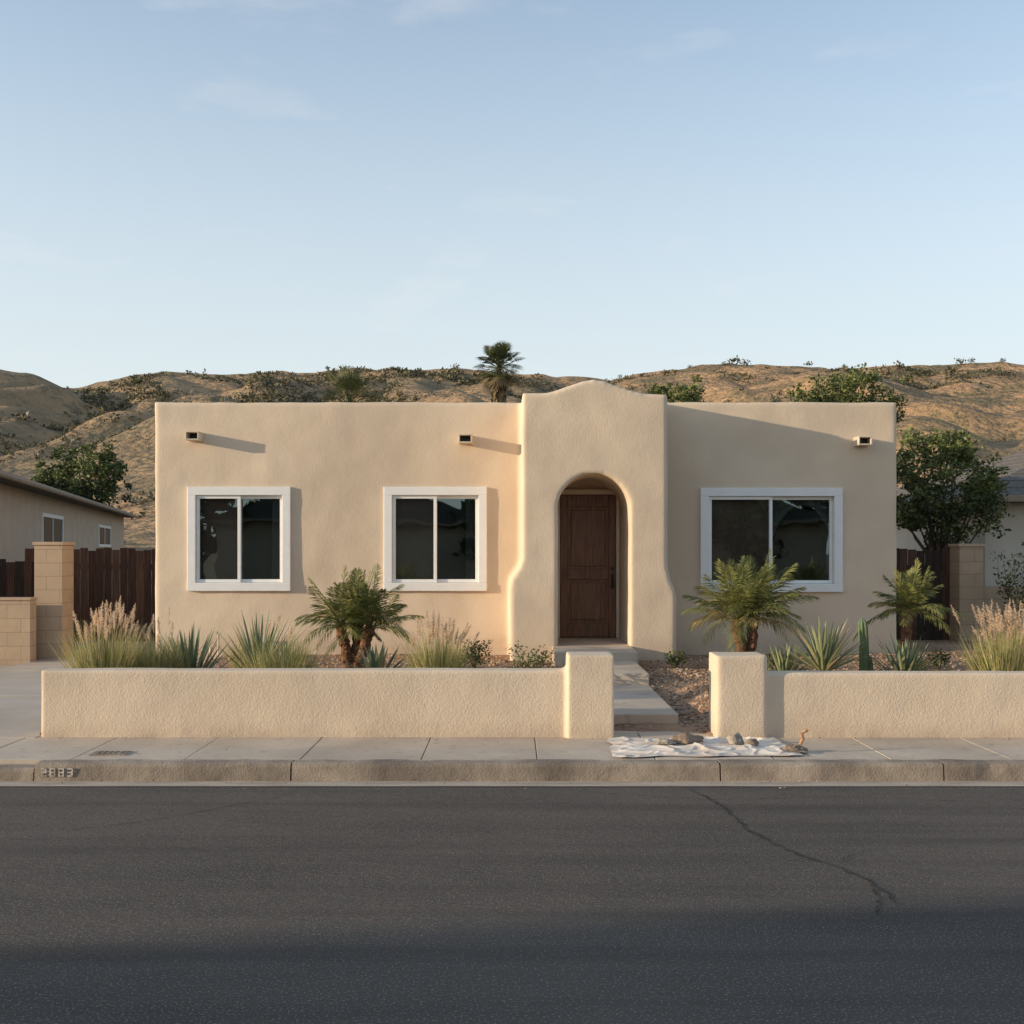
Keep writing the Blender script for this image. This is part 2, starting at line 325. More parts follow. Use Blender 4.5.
def window(x0,x1,z0,z1,yf,parent,tw=.12,mat_w='white',curt=1):
    mb=MB();Y0=yf-.045;Y1=yf+.12
    mb.box(x0,x1,Y0,Y1,z1-tw,z1);mb.box(x0-.0,x1+.0,Y0-.012,Y1,z0,z0+tw)
    mb.box(x0,x0+tw,Y0-.003,Y1,z0+tw,z1-tw);mb.box(x1-tw,x1,Y0-.003,Y1,z0+tw,z1-tw)
    mb.obj('window_trim',M[mat_w],parent,bevel=.008)
    a,b,c,d=x0+tw,x1-tw,z0+tw,z1-tw;xm=(a+b)/2-.01
    mb=MB();f=.045
    def frame(p,q,r,s,ya,yb,f):
        mb.box(p,q,ya,yb,s-f,s);mb.box(p,q,ya,yb,r,r+f);mb.box(p,p+f,ya+.002,yb,r+f,s-f);mb.box(q-f,q,ya+.002,yb,r+f,s-f)
    frame(a+.002,xm+.03,c+.002,d-.002,yf-.01,yf+.03,f);frame(xm-.02,b-.002,c+.002,d-.002,yf+.035,yf+.07,f)
    mb.obj('window_sash',M[mat_w],parent,bevel=.004)
    g=MB();g.add([(a+.04,yf+.012,c+.04),(xm,yf+.012,c+.04),(xm,yf+.012,d-.04),(a+.04,yf+.012,d-.04)],[(0,1,2,3)])
    g.add([(xm,yf+.055,c+.04),(b-.04,yf+.055,c+.04),(b-.04,yf+.055,d-.04),(xm,yf+.055,d-.04)],[(0,1,2,3)])
    g.obj('window_glass',M['glass'],parent)
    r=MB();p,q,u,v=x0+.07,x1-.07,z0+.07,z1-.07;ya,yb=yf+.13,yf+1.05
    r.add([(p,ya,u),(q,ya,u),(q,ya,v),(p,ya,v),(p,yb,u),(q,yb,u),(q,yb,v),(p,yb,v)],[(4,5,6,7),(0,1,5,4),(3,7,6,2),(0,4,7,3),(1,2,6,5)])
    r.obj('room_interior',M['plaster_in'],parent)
    def blind(xa,xb,yc,mt):
        c_=MB();c_.add([(xa,yc,u+.01),(xb,yc,u+.01),(xb,yc,v-.01),(xa,yc,v-.01)],[(0,1,2,3)]);c_.obj('roller_blind',mt,parent)
    def drape(xa,xb,yc,mt):
        c_=MB();n=40;rows=6;vs=[];fs=[]
        for j in range(rows+1):
            t=j/rows
            for i in range(n+1):
                s=i/n;vs.append((lerp(xa,xb,s),yc+.022*math.sin(s*22)+.006*math.sin(s*9+t*2),lerp(v-.01,u+.01,t)))
        for j in range(rows):
            for i in range(n): k=j*(n+1)+i;fs.append((k,k+1,k+n+2,k+n+1))
        c_.add(vs,fs);c_.obj('curtain',mt,parent,smooth=True)
    def swag(xa,xb,yc,mt):
        c_=MB();n=60;rows=8;vs=[];fs=[]
        for j in range(rows+1):
            t=j/rows
            for i in range(n+1):
                s=i/n;dep=.16+.5*(abs(2*s-1))**2.2
                vs.append((lerp(xa,xb,s),yc+.018*math.sin(t*16+abs(2*s-1)*5),v-.01-dep*t))
        for j in range(rows):
            for i in range(n): k=j*(n+1)+i;fs.append((k,k+1,k+n+2,k+n+1))
        c_.add(vs,fs);c_.obj('curtain',mt,parent,smooth=True)
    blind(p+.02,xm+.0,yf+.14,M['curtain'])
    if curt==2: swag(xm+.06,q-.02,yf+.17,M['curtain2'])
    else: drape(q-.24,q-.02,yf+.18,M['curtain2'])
for i,w in enumerate(wins): window(*w,FY,house,curt=1 if i<2 else 2)
for x,z in [(-4.50,3.40),(-.657,3.36),(4.97,3.33)]:
    mb=MB();w,h=.095,.062;ya=FY-.24
    mb.box(x-w,x+w,ya,FY+.05,z+h-.018,z+h);mb.box(x-w,x+w,ya,FY+.05,z-h,z-h+.018)
    mb.box(x-w,x-w+.018,ya+.002,FY+.05,z-h+.018,z+h-.018);mb.box(x+w-.018,x+w,ya+.002,FY+.05,z-h+.018,z+h-.018)
    mb.box(x-w+.018,x+w-.018,FY-.06,FY+.04,z-h+.018,z+h-.018,1)
    mb.obj('roof_scupper',[M['cream'],M['iron']],house,bevel=.004)
mb=MB();DY=16.06
xa,xb,za,zb=.70,1.52,.52,2.60
mb.box(.64,1.57,DY-.02,DY+.05,zb+.0,zb+.075);mb.box(.64,xa,DY-.02,DY+.05,.505,zb);mb.box(xb,1.57,DY-.021,DY+.05,.505,zb)
mb.obj('door_frame',M['cream'],house,bevel=.006)
mb=MB()
mb.box(xa+.004,xb-.004,DY+.012,DY+.05,za,zb-.004)
st=.11
mb.box(xa+.004,xa+st,DY-.016,DY+.012,za,zb-.004);mb.box(xb-st,xb-.004,DY-.016,DY+.012,za,zb-.004)
for r0,r1 in [(za,za+.2),(1.36,1.50),(zb-.18,zb-.004)]: mb.box(xa+st,xb-st,DY-.014,DY+.012,r0,r1)
mb.box(xa+st+.05,xb-st-.05,DY-.008,DY+.012,za+.25,1.31);mb.box(xa+st+.05,xb-st-.05,DY-.008,DY+.012,1.55,zb-.23)
mb.obj('front_door',M['door'],house,bevel=.009)
mb=MB()
mb.tube([(xb-.055,DY-.012,1.52),(xb-.055,DY-.045,1.52)],[.028,.024],12)
mb.box(xb-.08,xb-.03,DY-.026,DY-.016,1.22,1.45)
mb.tube([(xb-.055,DY-.02,1.42),(xb-.055,DY-.075,1.41),(xb-.055,DY-.08,1.32),(xb-.055,DY-.02,1.25)],[.011]*4,8)
mb.obj('door_handle',M['iron'],house)
mb=MB()
mb.tube([(-4.15,15.55,.2),(-4.15,15.55,.58),(-4.15,15.50,.62),(-4.15,15.42,.62)],[.013]*4,8);mb.tube([(-4.18,15.44,.65),(-4.12,15.44,.65)],[.014,.014],8);mb.tube([(-4.27,15.58,.2),(-4.27,15.58,.42)],[.018,.018],8)
mb.obj('garden_faucet',M['cream'])
# ---------------------------------------------------------------- low walls
def lowwall(boxes,name):
    first=None
    for i,bx in enumerate(boxes):
        b=MB();b.box(*bx);o=b.obj(name,M['stucco_w'])
        if first is None: first=o
        else:
            m=first.modifiers.new('u','BOOLEAN');m.operation='UNION';m.object=o;m.solver='EXACT';bake(first);bpy.data.objects.remove(o)
    adobe(first,.02,.014,5,'stucco_w');return first
lowwall([(-4.19,.6,9.76,9.98,.0,.722),(.49,.90,9.70,10.08,.0,.862)],'garden_wall')
lowwall([(2.1,9.0,9.73,9.95,.0,.70),(1.80,2.25,9.68,10.06,.0,.862)],'garden_wall')
# ---------------------------------------------------------------- fences
def board_fence(name,x0,x1,y,z0,z1,mats,w=.14):
    mb=MB();x=x0
    while x<x1-.01:
        ww=min(w,x1-x);mb.box(x+.005,x+ww-.005,y+R(-.008,.008),y+.022,z0,z1+R(-.03,.03),random.choice(range(len(mats))));x+=w
    mb.box(x0,x1,y+.03,y+.08,z0+.25,z0+.34);mb.box(x0,x1,y+.03,y+.08,z1-.35,z1-.26)
    mb.obj(name,mats)
board_fence('wood_fence',-8.6,-5.12,19.4,.10,1.80,[M['woodA'],M['woodB'],M['woodA']])
board_fence('wood_fence',-13,-7.0,17.6,.1,1.62,[M['woodD'],M['woodD'],M['woodA']])
board_fence('wood_fence',5.5,7.2,18.0,.2,1.80,[M['woodD'],M['woodA'],M['woodD']])
mb=MB();mb.box(-14,-6.96,15.9,16.1,-.01,1.06);mb.box(-14,-6.95,15.88,16.12,1.06,1.10)
mb.box(-7.08,-6.66,16.3,16.72,-.01,1.86);mb.box(-7.10,-6.64,16.28,16.74,1.86,1.91)
mb.obj('block_wall',M['block'],bevel=.008)
mb=MB();mb.box(7.16,7.54,17.6,18.0,0,1.84);mb.box(7.14,7.56,17.58,18.02,1.84,1.89)
mb.box(7.54,14,17.7,17.9,0,1.2)
mb.obj('block_wall',M['block'],bevel=.008)
# ---------------------------------------------------------------- neighbor houses
def neighbor(name,W,L,eave,ridge,loc,rot,matw,hip=False,winlist=(),ov=.45):
    e=empty(name);e.location=loc;e.rotation_euler=(0,0,rot)
    mb=MB();mb.box(-W,0,0,L,0,eave);w=mb.obj('walls',matw,e)
    r=MB();t=.12
    xl,xr,yn,yf=-W-ov,ov,-ov,L+ov;xm=-W/2
    hy=(W/2+ov) if hip else 0
    V=[(xl,yn,eave),(xr,yn,eave),(xr,yf,eave),(xl,yf,eave),(xm,yn+hy,ridge),(xm,yf-hy,ridge)]
    V2=[(x,y,z+t) for x,y,z in V]
    r.add(V+V2,[(0,3,2,1),(7,8,11,10),(6,10,11,9),(6,7,10),(8,9,11)],0)
    r.add(V+V2,[(0,1,7,6),(1,2,8,7),(2,3,9,8),(3,0,6,9)],1)
    n=12
    for k in range(1,n):
        f=k/n
        za=lerp(eave,ridge,f)+t
        r.tube([(lerp(xr,xm,f),lerp(yn,yn+hy,f),za),(lerp(xr,xm,f),lerp(yf,yf-hy,f),za)],[.016,.016],4,0)
        r.tube([(lerp(xl,xm,f),lerp(yn,yn+hy,f),za),(lerp(xl,xm,f),lerp(yf,yf-hy,f),za)],[.016,.016],4,0)
        if hip:
            r.tube([(lerp(xl,xm,f),lerp(yn,yn+hy,f),za),(lerp(xr,xm,f),lerp(yn,yn+hy,f),za)],[.016,.016],4,0)
    if not hip:
        r.add([(-W,0.01,eave),(0,0.01,eave),(xm,.01,ridge)],[(0,1,2)],2)
        r.add([(-W,L-.01,eave),(0,L-.01,eave),(xm,L-.01,ridge)],[(0,2,1)],2)
    r.obj('roof',[M['roof'],M['fascia'],matw],e)
    g=MB();g.tube([(xr+.06,yn,eave+.03),(xr+.06,yf,eave+.03)],[.06,.06],8);g.obj('rain_gutter',M['fascia'],e)
    for side,p,q,u,v in winlist:
        b=MB();f=.09
        def bb(a0,a1,z0,z1,d,m):
            if side=='x': b.box(-.02,d,a0,a1,z0,z1,m)
            else: b.box(a0,a1,-d,.02,z0,z1,m)
        bb(p,q,u,u+f,.05,0);bb(p,q,v-f,v,.05,0);bb(p,p+f,u+f,v-f,.048,0);bb(q-f,q,u+f,v-f,.048,0);bb((p+q)/2-.02,(p+q)/2+.02,u+f,v-f,.04,0);bb(p+f,q-f,u+f,v-f,.02,1)
        b.obj('window',[M['white'],M['iron']],e)
    return e
neighbor('neighbor_house',9,30,3.14,4.7,(-8.95,16.5,0),math.radians(13.8),M['stucco_n'],winlist=[('x',10.6,13.8,1.72,2.70),('x',21.5,25.0,1.9,2.66)])
neighbor('neighbor_house',10,10,2.65,4.5,(18.6,20,0),0,M['stucco_r'],hip=True,winlist=[('y',-9.2,-8.2,1.2,2.2)],ov=.5)
e=neighbor('two_storey_house',32,9,6.65,6.9,(0,0,0),0,M['stucco_n'],hip=False)
ang=math.atan(.15);e.rotation_euler=(0,0,ang)
mid=Vector((-16,9.45,0));mid.rotate(Matrix.Rotation(ang,3,'Z'))
sd=Vector((3.7,1.0,0)).normalized();el=math.radians(10.2)
hE=6.75
reach=hE/math.tan(el)
srcp=Vector((0.1,5.12,0))-sd*reach
e.location=(srcp.x-mid.x,srcp.y-mid.y,0)
for i,(x,d) in enumerate([(-1,0),(13,1),(27,0)]):
    neighbor('street_house',11,9,2.9,4.7,(x,-22-d,0),0,M['stucco_n'],winlist=[])
# ---------------------------------------------------------------- plants
def frond(mb,base,az,elv,L,droop,ll,n=26,w=.009,mats=(0,1,2)):
    dh=Vector((math.cos(az),math.sin(az),0));side=Vector((-dh.y,dh.x,0));m0=random.choice(mats)
    P=lambda t: base+dh*(L*t*math.cos(elv)*(1-.15*t*t))+Vector((0,0,L*t*math.sin(elv)-droop*L*t*t))
    mb.tube([P(0),P(.35),P(.7),P(1)],[.008*L/.7,.006*L/.7,.004*L/.7,.002],4,m0,cap=False)
    for i in range(n):
        t=.14+.86*i/(n-1);p=P(t);T=(P(min(1,t+.02))-P(t-.02)).normalized();up=side.cross(T)
        l=ll*math.sin(math.pi*(.18+.72*t))*R(.85,1.1)
        for s in (-1,1):
            d=(side*s*(.9-.35*t)+T*(.6+.5*t)+up*R(-.3,.1)*-1+Vector((0,0,-.1))).normalized()
            q=p+d*l+Vector((0,0,-.18*l));mid_=p+d*l*.5
            mb.add([p-T*w*.4,mid_-T*w,q,mid_+T*w],[(0,1,2,3)],m0)
def palm(name,x,y,stems,L,nf=46):
    mb=MB();z0=soil(x,y)
    for dx,dy,h in stems:
        pts=[];rad=[]
        for k in range(15):
            t=k/14;pts.append((x+dx*t**.8+.01*math.sin(k),y+dy*t,z0-.05+h*t));rad.append((.05+.012*(k%2)+.015*t)*(1 if k<14 else .5))
        mb.tube(pts,rad,9,3)
        top=Vector(pts[-1])
        for k in range(40):
            t=R(.15,1);a=R(0,6.28);c=Vector((x+dx*t**.8,y+dy*t,z0-.05+h*t))
            p=c+Vector((math.cos(a),math.sin(a),0))*.05;s=Vector((-math.sin(a),math.cos(a),0))*.018
            mb.add([p-s,p+s,p+Vector((math.cos(a),math.sin(a),.9))*.045],[(0,1,2)],3)
        for k in range(nf):
            a=k*2.399+R(-.2,.2);f=k/nf;frond(mb,top+Vector((0,0,-.02)),a,math.radians(lerp(84,8,f**.8)+R(-7,7)),L*R(.7,1.15),lerp(.20,.50,f)*R(.7,1.2),L*.27,mats=(0,0,1,2) if f>.6 else (0,0,1))
    return mb.obj(name,[M['palm1'],M['palm2'],M['palm3'],M['trunk']])
palm('pygmy_date_palm',-1.90,13.1,[(-.14,0,.66),(.07,.08,.74),(.22,-.05,.62)],.76,22)
palm('pygmy_date_palm',2.76,13.0,[(-.10,0,.72),(.12,.06,.80)],.92,30)
palm('pygmy_date_palm',4.72,13.4,[(.12,0,.80)],.70,32)
def blade(mb,b,az,elv,L,droop,w,m,seg=4,fold=0):
    dh=Vector((math.cos(az),math.sin(az),0));s=Vector((-dh.y,dh.x,0));vs=[]
    for k in range(seg+1):
        t=k/seg;p=b+dh*(L*t*math.cos(elv))+Vector((0,0,L*t*math.sin(elv)-droop*L*t*t));ww=w*(1-t)**.7 if fold==0 else w*(.75+.9*t-1.65*t*t)
        ww=max(ww,.0006)
        vs+=[p-s*ww,p+s*ww] if not fold else [p-s*ww+Vector((0,0,ww*fold)),p,p+s*ww+Vector((0,0,ww*fold))]
    if not fold: mb.add(vs,[(2*k,2*k+1,2*k+3,2*k+2) for k in range(seg)],m)
    else: mb.add(vs,[f for k in range(seg) for f in ((3*k,3*k+1,3*k+4,3*k+3),(3*k+1,3*k+2,3*k+5,3*k+4))],m)
def grass(name,x,y,h,sp,plumes=0,green=.3,n=700):
    mb=MB();z=soil(x,y)
    for k in range(n):
        a=R(0,6.283);r=sp*.35*math.sqrt(random.random());b=Vector((x+r*math.cos(a),y+r*math.sin(a),z-.01))
        aa=a+R(-.5,.5);e_=math.radians(R(58,89));L=h*R(.6,1.05)
        blade(mb,b,aa,e_,L,R(.03,.34),.0052,2 if random.random()<green else random.choice([0,0,1]))
    for k in range(plumes):
        a=R(0,6.283);r=sp*.25;b=Vector((x+R(-r,r),y+R(-r,r),z));e_=math.radians(R(66,89));L=h*R(.9,1.25)
        dr=R(.02,.12);blade(mb,b,a,e_,L,dr,.0022,1)
        dh=Vector((math.cos(a),math.sin(a),0))
        for q in range(110):
            t=R(.78,1.02);p=b+dh*(L*t*math.cos(e_))+Vector((0,0,L*t*math.sin(e_)-dr*L*t*t))
            d=Vector((R(-1,1),R(-1,1),R(-.1,1.3))).normalized();l=.030*math.sin(math.pi*min(.97,max(.06,(t-.76)/.27)))+.004
            s=d.orthogonal().normalized()*.003;mb.add([p-s,p+s,p+d*l],[(0,1,2)],3)
    return mb.obj(name,[M['gr1'],M['gr2'],M['gr3'],M['plume']])
grass('fountain_grass',-3.98,10.8,.84,.62,46,.4,1300)
grass('fountain_grass',-3.60,11.1,.74,.5,8,.25,1000)
grass('fountain_grass',-2.30,11.0,.70,.62,5,.45,1300)
grass('fountain_grass',-.74,11.1,.74,.46,38,.5,1100)
grass('fountain_grass',4.92,11.0,.80,.6,50,.35,1300)
grass('fountain_grass',5.62,12.2,.76,.5,30,.3)
grass('fountain_grass',-2.95,12.5,.62,.5,6,.2)
def agave(name,x,y,L,n,w=.03,mats=(0,1,1),up=0,dry=.08,tr=0):
    mb=MB();z=soil(x,y)+tr
    if tr: mb.tube([(x,y,z-tr),(x,y,z+.04)],[.04,.05],8,2)
    for k in range(n):
        f=k/n;a=k*2.399+R(-.15,.15);e_=math.radians(lerp(86,14+up,f)+R(-5,5))
        blade(mb,Vector((x,y,z+.05*(1-f)))+Vector((math.cos(a),math.sin(a),0))*.02,a,e_,L*R(.85,1.1)*(.8+.2*math.sin(math.pi*f)),R(0,.12),w,2 if random.random()<dry else random.choice(mats),6,.55)
    return mb.obj(name,[M['ag1'],M['ag2'],M['ag3']])
agave('agave',-3.30,11.3,.72,54,.024,(0,1),12)
agave('yucca',-2.74,11.9,.86,54,.017,(0,0,1),24)
agave('agave',-1.43,11.7,.52,38,.030,(0,0,1),12)
agave('yucca',3.34,11.8,.64,64,.024,(1,1,0),8,.15,.14)
agave('agave',3.02,12.2,.48,34,.026,(1,0),8)
agave('agave',4.25,11.9,.58,46,.024,(0,0,1),15)
agave('agave',-4.0,13.2,.5,40,.022,(0,1),12)
def leafclump(mb,c,rad,n,size,mats,squash=1):
    for k in range(n):
        d=Vector((R(-1,1),R(-1,1),R(-1,1)))
        if d.length<.01: continue
        d=d.normalized()*(random.random()**.45)
        p=Vector(c)+Vector((d.x*rad,d.y*rad,d.z*rad*squash))
        a=Vector((R(-1,1),R(-1,1),R(-.5,1))).normalized();b=a.orthogonal().normalized();b.rotate(Matrix.Rotation(R(0,6.28),3,a));s=size*R(.6,1.3)
        mb.add([p,p+a*s*.5+b*s*.28,p+a*s,p+a*s*.5-b*s*.28],[(0,1,2,3)],random.choice(mats))
def shrub(name,x,y,r,n=260,mats=(0,0,1,1,2),z=None,size=.035):
    mb=MB();z=soil(x,y) if z is None else z
    for k in range(7):
        a=R(0,6.28);q=Vector((x+math.cos(a)*r*.6,y+math.sin(a)*r*.6,z+r*R(.8,1.5)))
        mb.tube([(x,y,z-.02),q],[.008,.003],5,3,False)
    for k in range(14):
        a=R(0,6.28);rr=r*.65*math.sqrt(random.random());leafclump(mb,(x+math.cos(a)*rr,y+math.sin(a)*rr,z+r*R(.35,1.3)),r*.42,n//10,size,mats)
    return mb.obj(name,[M['lf1'],M['lf2'],M['lf3'],M['bark']])
shrub('shrub',-.46,13.6,.23,520);shrub('shrub',.2,12.1,.29,600);shrub('shrub',2.03,13.7,.16);shrub('shrub',-1.0,13.8,.12)
shrub('shrub',2.05,11.3,.1,60,(0,0),size=.02);shrub('shrub',4.6,12.6,.2);shrub('shrub',3.25,13.6,.17);shrub('shrub',5.2,13.4,.15)
mb=MB()
for (dx,h,r) in [(0,.74,.048),(.07,.34,.03)]:
    n=16;x,y=3.83+dx,12.0;z=soil(x,y);vs=[];fs=[];rows=14
    for j in range(rows+1):
        t=j/rows;rr=r*(1 if t<.85 else math.sqrt(max(.02,1-((t-.85)/.15)**2)))
        for k in range(n):
            a=6.283*k/n;q=rr*(1.1 if k%2 else .82);vs.append((x+q*math.cos(a)+.012*math.sin(t*4),y+q*math.sin(a),z+h*t))
    for j in range(rows):
        for k in range(n): fs.append((j*n+k,j*n+(k+1)%n,(j+1)*n+(k+1)%n,(j+1)*n+k))
    fs.append(tuple(range(rows*n,rows*n+n)));mb.add(vs,fs)
mb.obj('columnar_cactus',M['cactus'])
def tree(name,x,y,z0,h,r,nclump,nleaf,size,mats=(0,1,1,2),squash=.9,trunkr=.12,lobes=9,seed=1,spread=.34):
    random.seed(seed);mb=MB();cz=z0+h-r*squash
    base=Vector((x,y,z0));fork=Vector((x+R(-.1,.1),y,lerp(z0,cz-r*squash,.85)))
    mb.tube([base,(base+fork)/2+Vector((R(-.06,.06),0,0)),fork],[trunkr,trunkr*.8,trunkr*.65],9,3)
    L=[]
    for k in range(lobes):
        a=k*2.399;f=(k+.5)/lobes;zz=1-2*f;rr=math.sqrt(1-zz*zz)
        c=Vector((x,y,cz))+Vector((math.cos(a)*rr*r*R(.5,.95),math.sin(a)*rr*r*R(.5,.8),zz*r*squash*R(.5,.85)))
        L.append(c);m_=(fork+c)/2+Vector((R(-.1,.1),R(-.1,.1),R(0,.15)))*r
        mb.tube([fork,m_,c],[trunkr*.5,trunkr*.3,trunkr*.08],6,3,False)
    for k in range(nclump):
        c=random.choice(L)+Vector((R(-1,1),R(-1,1),R(-1,1)))*r*spread
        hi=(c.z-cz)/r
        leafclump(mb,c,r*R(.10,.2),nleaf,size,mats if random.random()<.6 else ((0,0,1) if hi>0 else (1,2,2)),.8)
    return mb.obj(name,[M['lf1'],M['lf2'],M['lf3'],M['bark']])
tree('leafy_tree',7.42,19.0,.1,3.80,1.05,300,40,.08,(0,0,0,1,1),seed=3,lobes=17,trunkr=.06,squash=1.05,spread=.26)
tree('leafy_tree',-17.4,45,0,6.2,1.7,160,40,.17,(1,1,2,0),seed=4)
tree('leafy_tree',-20.3,50,0,5.6,1.3,110,40,.17,(0,1,2,0),seed=24)
tree('leafy_tree',7.5,50,0,9.5,1.5,150,36,.15,(0,0,1,2,0),seed=5)
tree('leafy_tree',15.2,50,0,9.9,2.2,260,40,.16,(0,0,1,1,2),.7,seed=6,lobes=16)
for i in range(9):
    tree('street_tree',-24+i*5.6+R(-1,1),-14.5+R(-1.5,1),0,R(4.6,6.2),2.5,60,30,.5,(0,1,2),seed=40+i)
random.seed(21)
mb=MB()
for k in range(26):
    p=Vector((7.5+R(0,.8),16.9,.3));pts=[p]
    for j in range(6): pts.append(pts[-1]+Vector((R(-.10,.14),R(-.08,.06),R(.12,.32))))
    mb.tube(pts,[.012,.01,.009,.007,.006,.004,.003],5,3,False)
    for q in pts[1:]: leafclump(mb,q,.14,20,.055,(0,0,1,2))
mb.obj('climbing_vine',[M['lf1'],M['lf2'],M['lf3'],M['bark']])
def fanpalm(name,x,y,top,r,seed,nl=72,low=-58,bw=.036):
    random.seed(seed);mb=MB();n=18
    mb.tube([(x+.15*math.sin(t*2),y,top*t-r*.9*t) for t in [k/n for k in range(n+1)]],[.26-.1*k/n for k in range(n+1)],9,3)
    c=Vector((x+.15*math.sin(2),y,top-r*.9))
    for k in range(nl):
        f=k/nl;a=k*2.399;e_=math.radians(lerp(88,low,f)+R(-8,8));d=Vector((math.cos(a)*math.cos(e_),math.sin(a)*math.cos(e_),math.sin(e_)))
        pl=r*R(.35,.66);p=c+d*pl;mb.tube([c,p],[.025,.018],4,0,False)
        side=d.cross(Vector((0,0,1))).normalized();up=side.cross(d);m0=2 if f>.85 else random.choice([0,0,1]);nb=15
        for b in range(nb):
            t=math.radians(lerp(-75,75,b/(nb-1)));dd=(d*math.cos(t)+side*math.sin(t)+up*.12*abs(math.sin(t)*1.5)).normalized();l=r*.5*(.7+.35*math.cos(t))
            w=(dd.cross(up)).normalized()*bw
            q=p+dd*l*.62;mb.add([p,q-w,q+dd*l*.38+Vector((0,0,-.10*r)),q+w],[(0,1,2,3)],m0)
    for k in range(90):
        a=R(0,6.28);zz=R(.1,1.7)*r*.7;p=c+Vector((math.cos(a)*.14,math.sin(a)*.14,-zz));q=p+Vector((math.cos(a)*.36,math.sin(a)*.36,-.8*r*.7));s=Vector((-math.sin(a),math.cos(a),0))*.12
        mb.add([p,q-s,q+Vector((0,0,-.2)),q+s],[(0,1,2,3)],2)
    return mb.obj(name,[M['fan1'],M['fan2'],M['fan3'],M['bark']])
fanpalm('fan_palm',-.98,70,14.9,1.7,31);fanpalm('fan_palm',-9.0,60,11.6,2.1,32,44,-30,.03)
# ---------------------------------------------------------------- hills
tab=[(-500,395),(-200,388),(0,384),(60,385),(110,382),(165,371),(240,372),(330,367),(450,365),(500,373),(560,377),(620,374),(700,364),(760,361),(840,367),(900,362),(1024,366),(1250,360),(1700,375)]
YR=300
tx=[(p-512)/1100*YR for p,_ in tab];tz=[1.79+(550-q)/1100*YR for _,q in tab]
def gul(x,y):
    wx=x+25*noise.noise((x*.01,y*.01,5))
    return 1-abs(noise.noise((wx*.022+y*.006,y*.007,1.3)))*2.2,wx
def hill(x,y):
    r=float(np.interp(x,tx,tz));t=min(1,max(0,(y-62)/(YR-62)))
    base=r*(t**1.25)
    if y>YR: base=r*(1-.35*sst(YR,YR+220,y))
    g,wx=gul(x,y)
    g2=1-abs(noise.noise((wx*.06,y*.03,7.3)))*2
    g3=1-abs(noise.noise((wx*.13+y*.03,y*.06,2.3)))*2
    env=math.sin(math.pi*min(1,t*.97))**.8 if t<1 else .12
    h=base+(-10*g-4.2*g2-1.5*g3+7)*env*(.35+.65*t)+1.2*noise.noise((x*.05,y*.05,2))*t+.5*noise.noise((x*.2,y*.2,2))*t
    return h*sst(55,75,y)-.3*(1-sst(55,70,y))
mb=MB();nx,ny=380,220
for j in range(ny+1):
    y=50+ (560-50)*(j/ny)**1.15
    for i in range(nx+1):
        x=lerp(-330,330,i/nx);mb.v.append((x,y,hill(x,y)))
for j in range(ny):
    for i in range(nx):
        a=j*(nx+1)+i;mb.f.append((a,a+1,a+nx+2,a+nx+1));mb.m.append(0)
mb.obj('hills',M['hill'],smooth=True)
random.seed(77);mb=MB();cnt=0
for k in range(26000):
    y=80+215*random.random()**.7;x=R(-.52,.52)*y
    dens=noise.noise((x*.02,y*.02,11))+.7*noise.noise((x*.08,y*.08,4))
    g,_=gul(x,y)
    dens+= .9*(g-.5)-.04*sst(0,80,x)
    if dens<R(-.05,.6): continue
    z=hill(x,y);r=R(.3,.85)*(1.25 if y>200 else .75)*(1.7 if random.random()<.07 else 1)
    mt=(0,0,1) if random.random()<.6 else (1,1,0)
    leafclump(mb,(x,y,z+r*.25),r,12,r*.8,mt,.55);cnt+=1
    if cnt>8000: break
for px,yy,r in [(455,298,1.6),(735,300,1.9),(745,299,1.5),(808,300,1.3),(845,300,1.0),(960,299,1.7),(972,300,1.2),(1003,300,1.0),(725,298,1.1),(620,300,.8),(690,299,.9)]:
    x=(px-512)/1100*yy;leafclump(mb,(x,yy,hill(x,yy)+r*.4),r,80,r*.4,(1,1,0),.6)
mb.obj('hill_bushes',[M['bush1'],M['bush2']])
print('bushes',cnt)
neighbor('distant_house',7,6,2.8,4.0,(-23.5,58,0.5),0,M['stucco_n'])
neighbor('distant_house',8,6,2.8,4.2,(-33,72,1.6),.2,M['stucco_r'])
# ---------------------------------------------------------------- drop cloth and things on it
random.seed(5)
mb=MB();nx,ny=170,100
for j in range(ny+1):
    for i in range(nx+1):
        u=i/nx;v=j/ny
        x=lerp(.82,2.32,u)+.06*noise.noise((u*4,v*4,1))+.10*(v-.5)*(1-2*u)*.4
        y=lerp(8.80,9.66,v)+.06*noise.noise((u*5,v*3,9))+ (.07*(u-.5))
        f=1-abs(noise.noise((x*2.2+y*1.6,y*2.5-x,0)))*4
        f2=1-abs(noise.noise((x*5,y*6-x*3,4)))*4
        ed=min(u,1-u,v,1-v);ef=min(1,ed*12)
        z=.137+(max(0,f)**2*.018+max(0,f2)**2*.010)*(.25+.75*ef)+.003*noise.noise((x*5,y*5,0))+.003
        mb.v.append((x,y,z))
for j in range(ny):
    for i in range(nx):
        a=j*(nx+1)+i;mb.f.append((a,a+1,a+nx+2,a+nx+1));mb.m.append(0)
mb.obj('drop_cloth',M['canvas'],smooth=True)
